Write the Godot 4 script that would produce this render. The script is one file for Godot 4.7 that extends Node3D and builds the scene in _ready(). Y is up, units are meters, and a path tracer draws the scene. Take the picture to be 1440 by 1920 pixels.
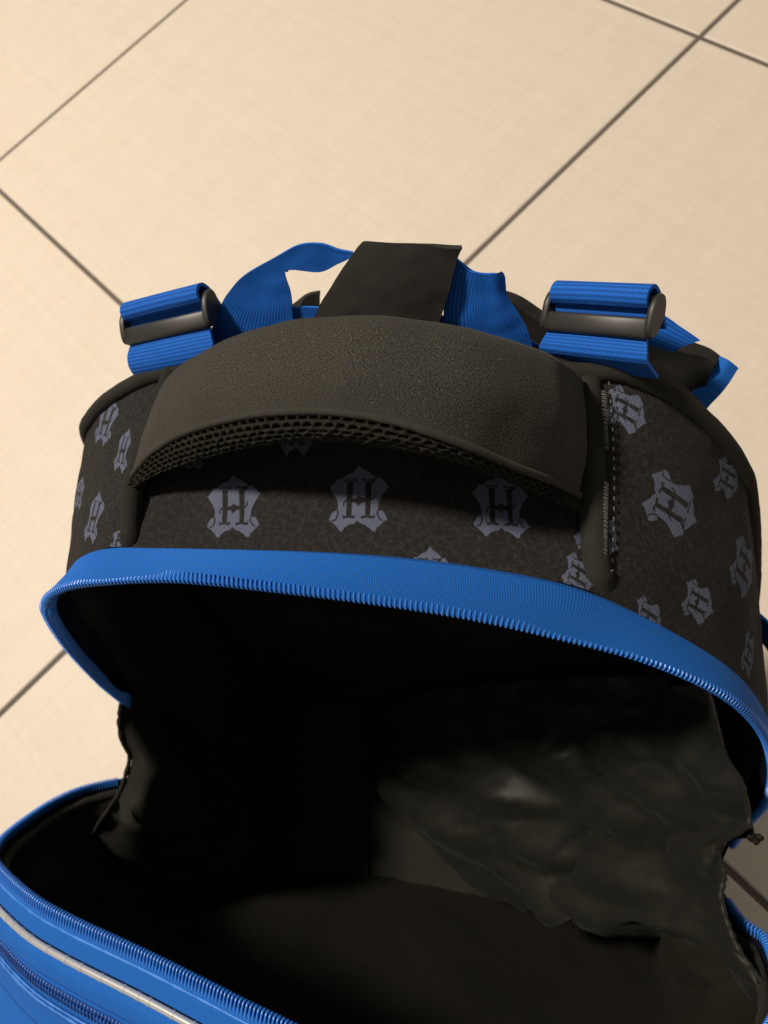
extends Node3D
# A black and blue school backpack with its front unzipped, standing on a beige tiled floor, seen from above.
# x runs to the right along the bag, y is up, z runs from the bag's back to its front; metres.

var mats := {}
var noise := FastNoiseLite.new()
var wrinkle := FastNoiseLite.new()
var rng := RandomNumberGenerator.new()

# ---------------------------------------------------------------- curves and meshes

func catmull(p: PackedVector3Array, n: int, closed := false) -> PackedVector3Array:
	# a smooth curve through p, sampled at n points evenly along its length
	var dense := PackedVector3Array()
	var c := p.size()
	var segs := c if closed else c - 1
	for i in segs:
		var a := p[posmod(i - 1, c)] if closed else p[maxi(i - 1, 0)]
		var b := p[i]
		var d := p[(i + 1) % c]
		var e := p[(i + 2) % c] if closed else p[mini(i + 2, c - 1)]
		for k in 16:
			dense.append(b.cubic_interpolate(d, a, e, k / 16.0))
	dense.append(p[0] if closed else p[c - 1])
	var len_at := PackedFloat32Array([0.0])
	for i in range(1, dense.size()):
		len_at.append(len_at[i - 1] + dense[i].distance_to(dense[i - 1]))
	var total := len_at[len_at.size() - 1]
	var out := PackedVector3Array()
	var k := 0
	for i in n:
		var want := total * i / (n - 1)
		while k < dense.size() - 2 and len_at[k + 1] < want:
			k += 1
		var span := maxf(len_at[k + 1] - len_at[k], 1e-9)
		out.append(dense[k].lerp(dense[k + 1], clampf((want - len_at[k]) / span, 0, 1)))
	return out

func length_of(p: PackedVector3Array) -> float:
	var l := 0.0
	for i in range(1, p.size()):
		l += p[i].distance_to(p[i - 1])
	return l

func moved(p: PackedVector3Array, by: Vector3) -> PackedVector3Array:
	var o := PackedVector3Array()
	for v in p:
		o.append(v + by)
	return o

func inset(p: PackedVector3Array, by: float, z := 0.0) -> PackedVector3Array:
	# an arch drawn in towards its middle, and moved along z
	var o := PackedVector3Array()
	for i in p.size():
		var t := (p[mini(i + 1, p.size() - 1)] - p[maxi(i - 1, 0)]).normalized()
		var inward := Vector3(t.y, -t.x, 0).normalized()
		o.append(p[i] + inward * by + Vector3(0, 0, z))
	return o

func rows_between(curves: Array, m: int) -> Array:
	# m rows from the first curve to the last, smooth through those between
	var out := []
	var n: int = curves[0].size()
	for r in m:
		var t := float(r) / (m - 1) * (curves.size() - 1)
		var i := mini(int(t), curves.size() - 2)
		var f := t - i
		var row := PackedVector3Array()
		for k in n:
			var b: Vector3 = curves[i][k]
			var c: Vector3 = curves[i + 1][k]
			if curves.size() == 2:
				row.append(b.lerp(c, f))
			else:
				var a: Vector3 = curves[maxi(i - 1, 0)][k]
				var d: Vector3 = curves[mini(i + 2, curves.size() - 1)][k]
				row.append(b.cubic_interpolate(c, a, d, f))
		out.append(row)
	return out

func grid_normals(rows: Array, wrap := false) -> Array:
	var out := []
	var m := rows.size()
	var n: int = rows[0].size()
	for r in m:
		var line := PackedVector3Array()
		for k in n:
			var up: Vector3
			if wrap:
				up = rows[(r + 1) % (m - 1)][k] - rows[posmod(r - 1, m - 1)][k]
			else:
				up = rows[mini(r + 1, m - 1)][k] - rows[maxi(r - 1, 0)][k]
			var along: Vector3 = rows[r][mini(k + 1, n - 1)] - rows[r][maxi(k - 1, 0)]
			line.append(along.cross(up).normalized())
		out.append(line)
	return out

func ripple(rows: Array, amount: float, freq: float, offset := 0.0, fade_rows := 0) -> Array:
	# small unevenness of cloth, along the normals
	var nn := grid_normals(rows)
	var out := []
	var m := rows.size()
	for r in m:
		var line := PackedVector3Array()
		var f := 1.0
		if fade_rows > 0:
			f = clampf(minf(r, m - 1 - r) / float(fade_rows), 0, 1)
		for k in rows[r].size():
			var p: Vector3 = rows[r][k]
			var q := (p + Vector3(offset, offset * 0.7, -offset)) * freq
			line.append(p + nn[r][k] * noise.get_noise_3dv(q) * amount * f)
		out.append(line)
	return out

func add_grid(st: SurfaceTool, rows: Array, flip := false, su := 1.0, sv := 1.0, wrap := false, nn := []) -> void:
	# su, sv: how often the texture repeats along and across
	if nn.is_empty():
		nn = grid_normals(rows, wrap)
	var m := rows.size()
	var n: int = rows[0].size()
	for r in m - 1:
		for k in n - 1:
			var q := [[r, k], [r, k + 1], [r + 1, k + 1], [r + 1, k]]
			var order := [0, 1, 2, 0, 2, 3] if flip else [0, 2, 1, 0, 3, 2]
			for i in order:
				var a: int = q[i][0]
				var b: int = q[i][1]
				st.set_normal(-nn[a][b] if flip else nn[a][b])
				st.set_uv(Vector2(su * b / (n - 1), sv * a / (m - 1)))
				st.add_vertex(rows[a][b])

func new_st() -> SurfaceTool:
	var st := SurfaceTool.new()
	st.begin(Mesh.PRIMITIVE_TRIANGLES)
	return st

func add_slab(st: SurfaceTool, rows: Array, thick: float, su := 1.0, sv := 1.0) -> void:
	# cloth or webbing of that thickness: both faces and the four edges, which are rounded a little
	var nn := grid_normals(rows)
	var back := []
	for r in rows.size():
		var line := PackedVector3Array()
		for k in rows[r].size():
			line.append(rows[r][k] - nn[r][k] * thick)
		back.append(line)
	add_grid(st, rows, false, su, sv)
	add_grid(st, back, true, su, sv)
	var m := rows.size()
	var n: int = rows[0].size()
	for e in 2:
		var r := 0 if e == 0 else m - 1
		add_grid(st, [rows[r], back[r]] if e == 1 else [back[r], rows[r]], false, su, thick)
		var k := 0 if e == 0 else n - 1
		var fr := PackedVector3Array()
		var bk := PackedVector3Array()
		for i in m:
			fr.append(rows[i][k])
			bk.append(back[i][k])
		add_grid(st, [fr, bk] if e == 0 else [bk, fr], false, sv, thick)

func add_tube(st: SurfaceTool, path: PackedVector3Array, radius: float, sides := 8, su := 1.0, bump := 0.0, flat := 1.0) -> void:
	# a round cord along a path, its ends closed to points
	var rows := []
	var up := Vector3(0.03, 0.21, 0.977)
	var n := path.size()
	for j in sides + 1:
		rows.append(PackedVector3Array())
	for i in n:
		var t := (path[mini(i + 1, n - 1)] - path[maxi(i - 1, 0)]).normalized()
		var x := t.cross(up).normalized()
		up = x.cross(t).normalized()
		var rad := radius * (1.0 + bump * noise.get_noise_3dv(path[i] * 900.0))
		for j in sides + 1:
			var a := TAU * j / sides
			rows[j].append(path[i] + (x * cos(a) * flat + up * sin(a)) * rad)
	add_grid(st, rows, true, su, 1.0, true)
	for e in 2:
		var i := 0 if e == 0 else n - 1
		var t := (path[1] - path[0]).normalized() if e == 0 else (path[n - 1] - path[n - 2]).normalized()
		for j in sides:
			var a: Vector3 = rows[j][i]
			var b: Vector3 = rows[j + 1][i]
			st.set_normal(-t if e == 0 else t)
			for v in ([path[i], b, a] if e == 0 else [path[i], a, b]):
				st.set_uv(Vector2(0, 0))
				st.add_vertex(v)

func add_extruded(st: SurfaceTool, outline: PackedVector2Array, at: Transform3D, depth: float, bevel: float, round_off := true) -> void:
	# a flat outline (x, y) given depth along z, centred, with chamfered rims
	var smooth := PackedVector2Array()
	for i in outline.size():
		var c0 := outline.size()
		for k in 3:
			smooth.append(outline[i].cubic_interpolate(outline[(i + 1) % c0], outline[posmod(i - 1, c0)], outline[(i + 2) % c0], k / 3.0))
	if round_off:
		outline = smooth
	var idx := Geometry2D.triangulate_polygon(outline)
	var inner := PackedVector2Array()
	var c := outline.size()
	for i in c:
		var p := outline[i]
		var d := (outline[(i + 1) % c] - outline[posmod(i - 1, c)]).normalized()
		var nrm := Vector2(-d.y, d.x)
		if not Geometry2D.is_point_in_polygon(p + nrm * bevel, outline):
			nrm = -nrm
		inner.append(p + nrm * bevel)
	var h := depth * 0.5
	var rings := [[inner, -h], [outline, -h + bevel], [outline, h - bevel], [inner, h]]
	for k in 3:
		st.set_smooth_group(1 if round_off else -1)
		for i in c:
			var j := (i + 1) % c
			var a := at * Vector3(rings[k][0][i].x, rings[k][0][i].y, rings[k][1])
			var b := at * Vector3(rings[k][0][j].x, rings[k][0][j].y, rings[k][1])
			var d := at * Vector3(rings[k + 1][0][j].x, rings[k + 1][0][j].y, rings[k + 1][1])
			var e := at * Vector3(rings[k + 1][0][i].x, rings[k + 1][0][i].y, rings[k + 1][1])
			for v in [a, d, b, a, e, d]:
				st.set_uv(Vector2(v.x * 40.0, v.y * 40.0))
				st.add_vertex(v)
	st.set_smooth_group(-1)
	for e in 2:
		for i in range(0, idx.size(), 3):
			for o in ([0, 1, 2] if e == 0 else [0, 2, 1]):
				var q := inner[idx[i + o]]
				var v := at * Vector3(q.x, q.y, h if e == 0 else -h)
				st.set_uv(Vector2(v.x * 40.0, v.y * 40.0))
				st.add_vertex(v)

func numbered(parent: Node, called: String) -> String:
	if not parent.has_node(called):
		return called
	var i := 1
	while parent.has_node("%s_%03d" % [called, i]):
		i += 1
	return "%s_%03d" % [called, i]

func part(called: String, st: SurfaceTool, m: Material, parent: Node, normals := false) -> MeshInstance3D:
	if normals:
		st.generate_normals()
	var o := MeshInstance3D.new()
	o.name = numbered(parent, called)
	o.mesh = st.commit()
	o.material_override = m
	o.cast_shadow = GeometryInstance3D.SHADOW_CASTING_SETTING_ON
	parent.add_child(o, true)
	return o

# ---------------------------------------------------------------- materials

func lin(r: float, g: float, b: float) -> Color:
	return Color(r, g, b).linear_to_srgb()

func plain(c: Color, rough: float, spec := 0.5) -> StandardMaterial3D:
	var m := StandardMaterial3D.new()
	m.albedo_color = c
	m.roughness = rough
	m.metallic_specular = spec
	return m

func cloth(tex: ImageTexture, tint: Color, rough: float, bump: ImageTexture = null, depth := 1.0, sheen := 0.0) -> StandardMaterial3D:
	var m := plain(tint, rough, 0.2)
	m.albedo_texture = tex
	if bump:
		m.normal_enabled = true
		m.normal_texture = bump
		m.normal_scale = depth
	if sheen > 0.0:
		m.rim_enabled = true
		m.rim = sheen
		m.rim_tint = 0.5
	return m

func image_from(w: int, h: int, f: Callable) -> Image:
	# f gives grey 0..1 for a texel
	var im := Image.create(w, h, false, Image.FORMAT_RGB8)
	for y in h:
		for x in w:
			var c: float = f.call(x, y)
			im.set_pixel(x, y, Color(c, c, c))
	return im

func bumped(im: Image, strength: float) -> ImageTexture:
	var n: Image = im.duplicate()
	n.bump_map_to_normal_map(strength)
	return ImageTexture.create_from_image(n)

func herringbone(x: int, y: int) -> float:
	# woven tape 128 x 128: chevrons across, ribs running away from each other on both halves
	var half := absf(y - 64.0)
	var ph := fposmod((x + half * 0.7) / 16.0, 1.0)
	var v := 0.5 + 0.5 * cos(TAU * ph)
	v = 0.76 + 0.24 * v
	if y < 4 or y > 123:
		v *= 0.85
	return clampf(v * (0.95 + 0.1 * noise.get_noise_2d(x * 9.0, y * 9.0)), 0, 1)

func ribbed(x: int, y: int) -> float:
	# webbing 128 x 128: cords along x, crossed by fine picks
	var cord := 0.5 + 0.5 * cos(TAU * y / 16.0)
	var pick := 0.5 + 0.5 * cos(TAU * (x / 16.0 + 0.5 * (int(y / 16.0) % 2)))
	return clampf(0.70 + 0.16 * cord + 0.14 * pick * cord + 0.08 * noise.get_noise_2d(x * 7.0, y * 7.0), 0, 1)

func twill(x: float, y: float, pitch: float, slope: float) -> float:
	return 0.5 + 0.5 * cos(TAU * (x * slope + y) / pitch)

var emblem: Image

func make_emblem() -> void:
	# a shield with scrolled corners and a cut-out letter H, drawn once
	var o := PackedVector2Array([Vector2(700, 120), Vector2(760, 190), Vector2(840, 230), Vector2(940, 300), Vector2(985, 345), Vector2(1040, 320), Vector2(1180, 475), Vector2(1100, 560), Vector2(1030, 660), Vector2(990, 740), Vector2(975, 850), Vector2(1000, 875), Vector2(1050, 860), Vector2(1090, 920), Vector2(1125, 1000), Vector2(1060, 1050), Vector2(1000, 1110), Vector2(950, 1135), Vector2(930, 1200), Vector2(880, 1200), Vector2(830, 1150), Vector2(760, 1100), Vector2(690, 1080), Vector2(640, 1030), Vector2(590, 1080), Vector2(500, 1100), Vector2(430, 1140), Vector2(380, 1200), Vector2(340, 1195), Vector2(310, 1140), Vector2(260, 1090), Vector2(200, 1040), Vector2(165, 1010), Vector2(190, 950), Vector2(240, 880), Vector2(280, 870), Vector2(310, 850), Vector2(325, 800), Vector2(310, 700), Vector2(260, 610), Vector2(180, 490), Vector2(330, 330), Vector2(380, 345), Vector2(420, 310), Vector2(500, 260), Vector2(600, 235)])
	var cuts := [
		PackedVector2Array([Vector2(480, 390), Vector2(590, 390), Vector2(545, 960), Vector2(455, 960)]),
		PackedVector2Array([Vector2(790, 390), Vector2(895, 390), Vector2(850, 960), Vector2(770, 960)]),
		PackedVector2Array([Vector2(425, 400), Vector2(440, 340), Vector2(500, 352), Vector2(580, 352), Vector2(640, 335), Vector2(640, 400), Vector2(600, 372), Vector2(470, 372)]),
		PackedVector2Array([Vector2(735, 395), Vector2(760, 340), Vector2(820, 352), Vector2(890, 350), Vector2(960, 325), Vector2(970, 360), Vector2(900, 420), Vector2(880, 375), Vector2(770, 372)]),
		PackedVector2Array([Vector2(385, 920), Vector2(420, 960), Vector2(500, 955), Vector2(560, 965), Vector2(600, 940), Vector2(605, 980), Vector2(570, 1005), Vector2(500, 985), Vector2(400, 1005)]),
		PackedVector2Array([Vector2(685, 975), Vector2(760, 950), Vector2(850, 955), Vector2(900, 960), Vector2(930, 920), Vector2(930, 985), Vector2(880, 1005), Vector2(800, 985), Vector2(710, 1005)]),
		PackedVector2Array([Vector2(545, 690), Vector2(640, 665), Vector2(680, 630), Vector2(720, 660), Vector2(810, 675), Vector2(800, 735), Vector2(720, 745), Vector2(660, 805), Vector2(620, 750), Vector2(545, 740)]),
		PackedVector2Array([Vector2(400, 760), Vector2(430, 705), Vector2(480, 690), Vector2(480, 720), Vector2(430, 745), Vector2(435, 800), Vector2(405, 800)]),
		PackedVector2Array([Vector2(850, 690), Vector2(900, 655), Vector2(920, 600), Vector2(945, 575), Vector2(930, 660), Vector2(865, 715)]),
		PackedVector2Array([Vector2(300, 870), Vector2(330, 850), Vector2(330, 940), Vector2(290, 1020), Vector2(215, 1045), Vector2(210, 1020), Vector2(270, 1000), Vector2(303, 940)]),
		PackedVector2Array([Vector2(985, 870), Vector2(965, 850), Vector2(955, 920), Vector2(990, 1010), Vector2(1060, 1045), Vector2(1050, 1015), Vector2(1005, 985), Vector2(982, 920)])]
	emblem = Image.create(160, 160, false, Image.FORMAT_RF)
	for y in 160:
		for x in 160:
			var cover := 0.0
			for s in 4:
				var q := Vector2(660 + ((x + 0.25 + 0.5 * (s % 2)) / 80.0 - 1.0) * 600.0, 690 + ((y + 0.25 + 0.5 * floorf(s / 2.0)) / 80.0 - 1.0) * 600.0)
				if not Geometry2D.is_point_in_polygon(q, o):
					continue
				var hole := false
				for cut in cuts:
					if Geometry2D.is_point_in_polygon(q, cut):
						hole = true
						break
				if not hole:
					cover += 0.25
			emblem.set_pixel(x, y, Color(cover, 0, 0))

func print_material(w: int, h: int, metres: Vector2, emblems: Array, slope: float, seed_: int) -> StandardMaterial3D:
	# black twill with grey-blue emblems, worn and linty; the emblems are given in texture space as centre, right and up
	var im := Image.create(w, h, false, Image.FORMAT_RGB8)
	var hm := Image.create(w, h, false, Image.FORMAT_RGB8)
	var mask := PackedFloat32Array()
	mask.resize(w * h)
	for e in emblems:
		var c := Vector2(e[0], e[1]) * Vector2(w, h)
		var rx := Vector2(e[2], e[3]) * Vector2(w, h)
		var uy := Vector2(e[4], e[5]) * Vector2(w, h)
		var inv := Transform2D(rx, uy, c).affine_inverse()
		var reach := rx.abs() * 1.25 + uy.abs() * 1.25
		for y in range(maxi(0, int(c.y - reach.y)), mini(h, int(c.y + reach.y) + 1)):
			for x in range(maxi(0, int(c.x - reach.x)), mini(w, int(c.x + reach.x) + 1)):
				var l := inv * Vector2(x, y)
				var px := (l.x / 1.2 + 1.0) * 80.0 - 0.5
				var py := (-l.y / 1.2 + 1.0) * 80.0 - 0.5
				if px < 0 or py < 0 or px > 158 or py > 158:
					continue
				var ix := int(px)
				var iy := int(py)
				var fx := px - ix
				var fy := py - iy
				var v := lerpf(lerpf(emblem.get_pixel(ix, iy).r, emblem.get_pixel(ix + 1, iy).r, fx), lerpf(emblem.get_pixel(ix, iy + 1).r, emblem.get_pixel(ix + 1, iy + 1).r, fx), fy)
				mask[y * w + x] = maxf(mask[y * w + x], v)
	rng.seed = seed_
	var mx := metres.x / w * 1000.0
	var my := metres.y / h * 1000.0
	for y in h:
		for x in w:
			var gx := x * mx
			var gy := y * my
			var t := twill(gx, gy, 0.95, slope)
			var blot := noise.get_noise_2d(gx * 1.6 + seed_, gy * 1.6) * 0.5 + 0.5
			var fine := noise.get_noise_2d(gx * 3.0, gy * 3.0 + seed_)
			var dust := clampf(0.25 + noise.get_noise_2d(gx * 0.35 + 90.0, gy * 0.35) * 0.9, 0, 1) * clampf(0.3 + noise.get_noise_2d(gx * 4.5 + 90.0, gy * 4.5) * 2.0, 0, 1)
			var a := mask[y * w + x]
			var base := Color(0.0125, 0.0118, 0.0112) * (0.62 + 0.5 * t + 0.35 * blot + 0.7 * fine)
			base += Color(0.046, 0.039, 0.037) * dust * (0.6 + 1.2 * fine)
			if rng.randf() < 0.010:
				base += Color(0.22, 0.20, 0.17) * rng.randf() * rng.randf()
			var ink := Color(0.084, 0.096, 0.142) * (0.72 + 0.45 * t + 0.35 * fine)
			base = base.lerp(ink, a * (0.93 + 0.1 * fine))
			base.a = 1.0
			im.set_pixel(x, y, base.linear_to_srgb())
			var hh := clampf(0.3 + 0.4 * t + 0.3 * fine, 0, 1)
			hm.set_pixel(x, y, Color(hh, hh, hh))
	return cloth(ImageTexture.create_from_image(im), Color.WHITE, 0.88, bumped(hm, 3.0), 0.8, 0.04)

func speckled(w: int, h: int, dark: Color, light: Color, pitch: float, lint: float, seed_: int) -> Image:
	# plain dark twill with wear and lint
	rng.seed = seed_
	var im := Image.create(w, h, false, Image.FORMAT_RGB8)
	for y in h:
		for x in w:
			var t := twill(x, y, pitch, 0.7)
			var fine := noise.get_noise_2d(x * 0.21, y * 0.21 + seed_) + 0.5 * noise.get_noise_2d(x * 0.5, y * 0.1 + seed_)
			var blot := noise.get_noise_2d(x * 0.5 + seed_, y * 0.5) * 0.5 + 0.5
			var c := dark.lerp(light, clampf(0.2 + 0.25 * t + 0.75 * fine + 0.35 * blot, 0, 1))
			c.a = 1.0
			im.set_pixel(x, y, c.linear_to_srgb())
	for i in int(w * h * lint * 0.3):
		var p := Vector2(rng.randf() * w, rng.randf() * h)
		var d := Vector2.from_angle(rng.randf() * TAU)
		var bright := rng.randf() * rng.randf()
		for k in rng.randi_range(2, 5):
			var x := posmod(int(p.x + d.x * k), w)
			var y := posmod(int(p.y + d.y * k), h)
			var c := im.get_pixel(x, y).srgb_to_linear() + Color(0.20, 0.185, 0.15) * bright
			c.a = 1.0
			im.set_pixel(x, y, c.linear_to_srgb())
	return im

func make_materials() -> void:
	noise.seed = 7
	noise.frequency = 1.0
	noise.fractal_octaves = 2
	wrinkle.seed = 21
	wrinkle.frequency = 1.0
	wrinkle.fractal_type = FastNoiseLite.FRACTAL_NONE
	make_emblem()
	var hb := image_from(128, 128, herringbone)
	mats.tape = cloth(ImageTexture.create_from_image(hb), lin(0.016, 0.135, 0.53), 0.75, bumped(hb, 5.0), 0.5, 0.1)
	var rb := image_from(128, 128, ribbed)
	mats.webbing = cloth(ImageTexture.create_from_image(rb), lin(0.013, 0.118, 0.52), 0.7, bumped(rb, 6.0), 0.7, 0.1)
	mats.coil = plain(lin(0.022, 0.15, 0.55), 0.27, 0.55)
	mats.shade_navy = plain(lin(0.0035, 0.005, 0.013), 0.85, 0.2)  # near-black for the added strips that darken the inside of the tapes
	mats.coil_dark = plain(lin(0.012, 0.055, 0.25), 0.35, 0.5)
	mats.thread_blue = plain(lin(0.03, 0.16, 0.52), 0.5)
	var fabric := speckled(512, 512, Color(0.011, 0.0106, 0.0090), Color(0.062, 0.0580, 0.0480), 5.0, 0.006, 11)
	var ft := ImageTexture.create_from_image(fabric)
	var fb := bumped(fabric, 9.0)
	mats.handle = cloth(ft, Color(0.90, 0.90, 0.90), 0.88, fb, 0.3, 0.08)
	mats.binding = cloth(ft, lin(0.52, 0.52, 0.52), 0.85, fb, 0.4, 0.06)
	mats.mesh = plain(lin(0.0135, 0.013, 0.0095), 0.85, 0.2)
	var black := speckled(512, 512, Color(0.011, 0.0105, 0.0095), Color(0.026, 0.025, 0.022), 6.0, 0.003, 23)
	var bt := ImageTexture.create_from_image(black)
	var bb := bumped(black, 9.0)
	mats.black = cloth(bt, Color(0.85, 0.85, 0.85), 0.8, bb, 0.3, 0.05)
	mats.lining = cloth(bt, lin(0.72, 0.72, 0.65), 0.7, bb, 0.25, 0.0)
	mats.gusset = cloth(bt, lin(0.60, 0.62, 0.56), 0.5, bb, 0.25, 0.04)
	mats.gusset.metallic_specular = 0.3
	mats.shell_lining = cloth(bt, lin(0.62, 0.60, 0.52), 0.6, bb, 0.25, 0.02)
	mats.sleeve = cloth(ft, lin(0.60, 0.62, 0.66), 0.85, fb, 0.3, 0.05)
	mats.plastic = plain(lin(0.016, 0.015, 0.0135), 0.46, 0.45)
	mats.silver = plain(lin(0.66, 0.67, 0.68), 0.22, 1.0)
	mats.silver.metallic = 0.7
	mats.thread = plain(lin(0.055, 0.05, 0.046), 0.55)
	mats.thread_black = plain(lin(0.01, 0.01, 0.009), 0.6)
	mats.grout = plain(lin(0.105, 0.09, 0.075), 0.95, 0.2)

func tile_material(seed_: int) -> StandardMaterial3D:
	# matt beige porcelain with a faint linen grain both ways
	var w := 1024
	var im := Image.create(w, w, false, Image.FORMAT_RGB8)
	rng.seed = seed_
	var col := PackedFloat32Array()
	var row := PackedFloat32Array()
	for i in w:
		col.append(noise.get_noise_2d(i * 0.55, seed_ * 3.1) * 0.5 + noise.get_noise_2d(i * 0.07, seed_ * 7.7) * 0.6)
		row.append(noise.get_noise_2d(i * 0.55, seed_ * 5.3 + 40.0) * 0.5 + noise.get_noise_2d(i * 0.07, seed_ * 9.1) * 0.6)
	for y in w:
		for x in w:
			var n1 := noise.get_noise_2d(x * 0.45, y * 0.02 + seed_)
			var n2 := noise.get_noise_2d(x * 0.02 + seed_, y * 0.45)
			var cl := noise.get_noise_2d(x * 0.011, y * 0.011 + seed_ * 13.0)
			var g := 1.0 + 0.045 * (col[x] + row[y]) + 0.035 * n1 + 0.035 * n2 + 0.015 * cl + 0.012 * (rng.randf() - 0.5)
			var c := Color(0.542 * g, 0.478 * g, 0.404 * g)
			c.b *= 1.0 + 0.02 * cl
			im.set_pixel(x, y, c.linear_to_srgb())
	var m := plain(Color.WHITE, 0.5, 0.4)
	m.albedo_texture = ImageTexture.create_from_image(im)
	return m

# ---------------------------------------------------------------- the place

func _ready() -> void:
	camera_and_light()
	make_materials()
	build_floor()
	build_backpack()

func camera_and_light() -> void:
	var cam := Camera3D.new()
	cam.name = "camera"
	cam.transform = Transform3D(Basis(Vector3(0.964063, -0.223164, -0.144158), Vector3(-0.054945, 0.363402, -0.930011), Vector3(0.259932, 0.904509, 0.338081)), Vector3(0.07934, 0.57034, 0.13654))
	cam.fov = 69.65
	cam.near = 0.01
	cam.far = 60.0
	var lens := CameraAttributesPhysical.new()
	lens.frustum_focal_length = 17.25
	lens.frustum_focus_distance = 0.226
	lens.frustum_near = 0.01
	lens.frustum_far = 60.0
	lens.exposure_aperture = 11.5
	cam.attributes = lens
	add_child(cam)
	var env := Environment.new()
	env.background_mode = Environment.BG_COLOR
	env.background_color = lin(0.29, 0.265, 0.225)
	env.background_energy_multiplier = 1.0
	env.tonemap_mode = Environment.TONE_MAPPER_LINEAR
	env.tonemap_exposure = 1.0
	env.sdfgi_enabled = true
	env.ssao_enabled = true
	env.ssil_enabled = true
	var we := WorldEnvironment.new()
	we.name = "surroundings"
	we.environment = env
	add_child(we)
	# the ceiling lamp of the room: overhead, behind the bag and to its left
	var lamp := OmniLight3D.new()
	lamp.name = "ceiling_lamp"
	lamp.position = Vector3(-1.15, 2.35, -0.25)
	lamp.light_color = Color(1.0, 0.95, 0.885)
	lamp.light_energy = 9.0
	lamp.light_size = 0.16
	lamp.omni_range = 12.0
	lamp.omni_attenuation = 2.0
	lamp.shadow_enabled = true
	add_child(lamp)

func build_floor() -> void:
	var floor_ := Node3D.new()
	floor_.name = "floor"
	floor_.set_meta("kind", "structure")
	floor_.set_meta("label", "beige porcelain tile floor with dark grout joints under the backpack")
	add_child(floor_)
	var u := Vector3(0.4749, 0, 0.3648).normalized()
	var v := Vector3(u.z, 0, -u.x)
	floor_.transform = Transform3D(Basis(u, Vector3.UP, -v), Vector3(-0.6719, 0, -0.4986))
	var s := 0.5985
	var st := new_st()
	for p in [[-5, -5], [7, 7], [-5, 7], [-5, -5], [7, -5], [7, 7]]:
		st.set_normal(Vector3.UP)
		st.set_uv(Vector2(p[0], p[1]))
		st.add_vertex(Vector3(p[0] * s, -0.0012, p[1] * s))
	part("grout", st, mats.grout, floor_)
	var gap := 0.0052
	st = new_st()
	var lo := gap * 0.5
	var hi := s - gap * 0.5
	var bev := 0.0012
	var rings := [[lo, -0.008], [lo, -0.0008], [lo + bev, 0.0]]
	for k in 2:
		var a: float = rings[k][0]
		var b: float = rings[k + 1][0]
		var ca := [Vector3(a, rings[k][1], a), Vector3(s - a, rings[k][1], a), Vector3(s - a, rings[k][1], s - a), Vector3(a, rings[k][1], s - a)]
		var cb := [Vector3(b, rings[k + 1][1], b), Vector3(s - b, rings[k + 1][1], b), Vector3(s - b, rings[k + 1][1], s - b), Vector3(b, rings[k + 1][1], s - b)]
		st.set_smooth_group(-1)
		for i in 4:
			var j := (i + 1) % 4
			for p in [ca[i], ca[j], cb[j], ca[i], cb[j], cb[i]]:
				st.set_uv(Vector2(p.x / s, p.z / s))
				st.add_vertex(p)
	var t0 := lo + bev
	for p in [[t0, t0], [s - t0, t0], [s - t0, s - t0], [t0, t0], [s - t0, s - t0], [t0, s - t0]]:
		st.set_smooth_group(-1)
		st.set_uv(Vector2(p[0] / s, p[1] / s))
		st.add_vertex(Vector3(p[0], 0, p[1]))
	st.generate_normals()
	var tile := st.commit()
	var kinds := [tile_material(3), tile_material(8)]
	for i in range(-5, 7):
		for j in range(-5, 7):
			var o := MeshInstance3D.new()
			o.name = numbered(floor_, "tile")
			o.mesh = tile
			o.material_override = kinds[posmod(i * 2 + j, 2)]
			o.position = Vector3(i * s, 0, j * s)
			floor_.add_child(o, true)

# ---------------------------------------------------------------- the backpack

var bag: Node3D
# the arch of the back edge, the arch where the zip tape is sewn on, and the arch of the zip teeth: left foot, over the top, right foot
var back_left := PackedVector3Array([Vector3(-0.1430, 0.1500, 0.0580), Vector3(-0.1420, 0.2200, 0.0390), Vector3(-0.1400, 0.2700, 0.0250), Vector3(-0.1343, 0.3140, 0.0137), Vector3(-0.1242, 0.3276, 0.0100), Vector3(-0.1086, 0.3391, 0.0069), Vector3(-0.0877, 0.3494, 0.0042), Vector3(-0.0790, 0.3519, 0.0035)])
var back_mid := PackedVector3Array([Vector3(-0.0790, 0.3519, 0.0035), Vector3(-0.0505, 0.3598, 0.0014), Vector3(0.0000, 0.3650, 0.0000), Vector3(0.0347, 0.3610, 0.0011), Vector3(0.0610, 0.3552, 0.0026), Vector3(0.0790, 0.3537, 0.0030)])
var back_right := PackedVector3Array([Vector3(0.0790, 0.3537, 0.0030), Vector3(0.0912, 0.3526, 0.0033), Vector3(0.1112, 0.3394, 0.0069), Vector3(0.1298, 0.3156, 0.0132), Vector3(0.1398, 0.2899, 0.0201), Vector3(0.1538, 0.2243, 0.0377), Vector3(0.1580, 0.1700, 0.0520), Vector3(0.1600, 0.1200, 0.0660)])
var sewn_left := PackedVector3Array([Vector3(-0.1430, 0.1500, 0.1270), Vector3(-0.1450, 0.2200, 0.1100), Vector3(-0.1260, 0.2920, 0.0920), Vector3(-0.1229, 0.3150, 0.0862), Vector3(-0.1133, 0.3274, 0.0828), Vector3(-0.0973, 0.3448, 0.0782), Vector3(-0.0798, 0.3554, 0.0753), Vector3(-0.0714, 0.3564, 0.0751)])
var sewn_mid := PackedVector3Array([Vector3(-0.0714, 0.3564, 0.0751), Vector3(-0.0516, 0.3578, 0.0747), Vector3(-0.0061, 0.3623, 0.0735), Vector3(0.0351, 0.3625, 0.0734), Vector3(0.0741, 0.3558, 0.0752), Vector3(0.0873, 0.3489, 0.0771)])
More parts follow.
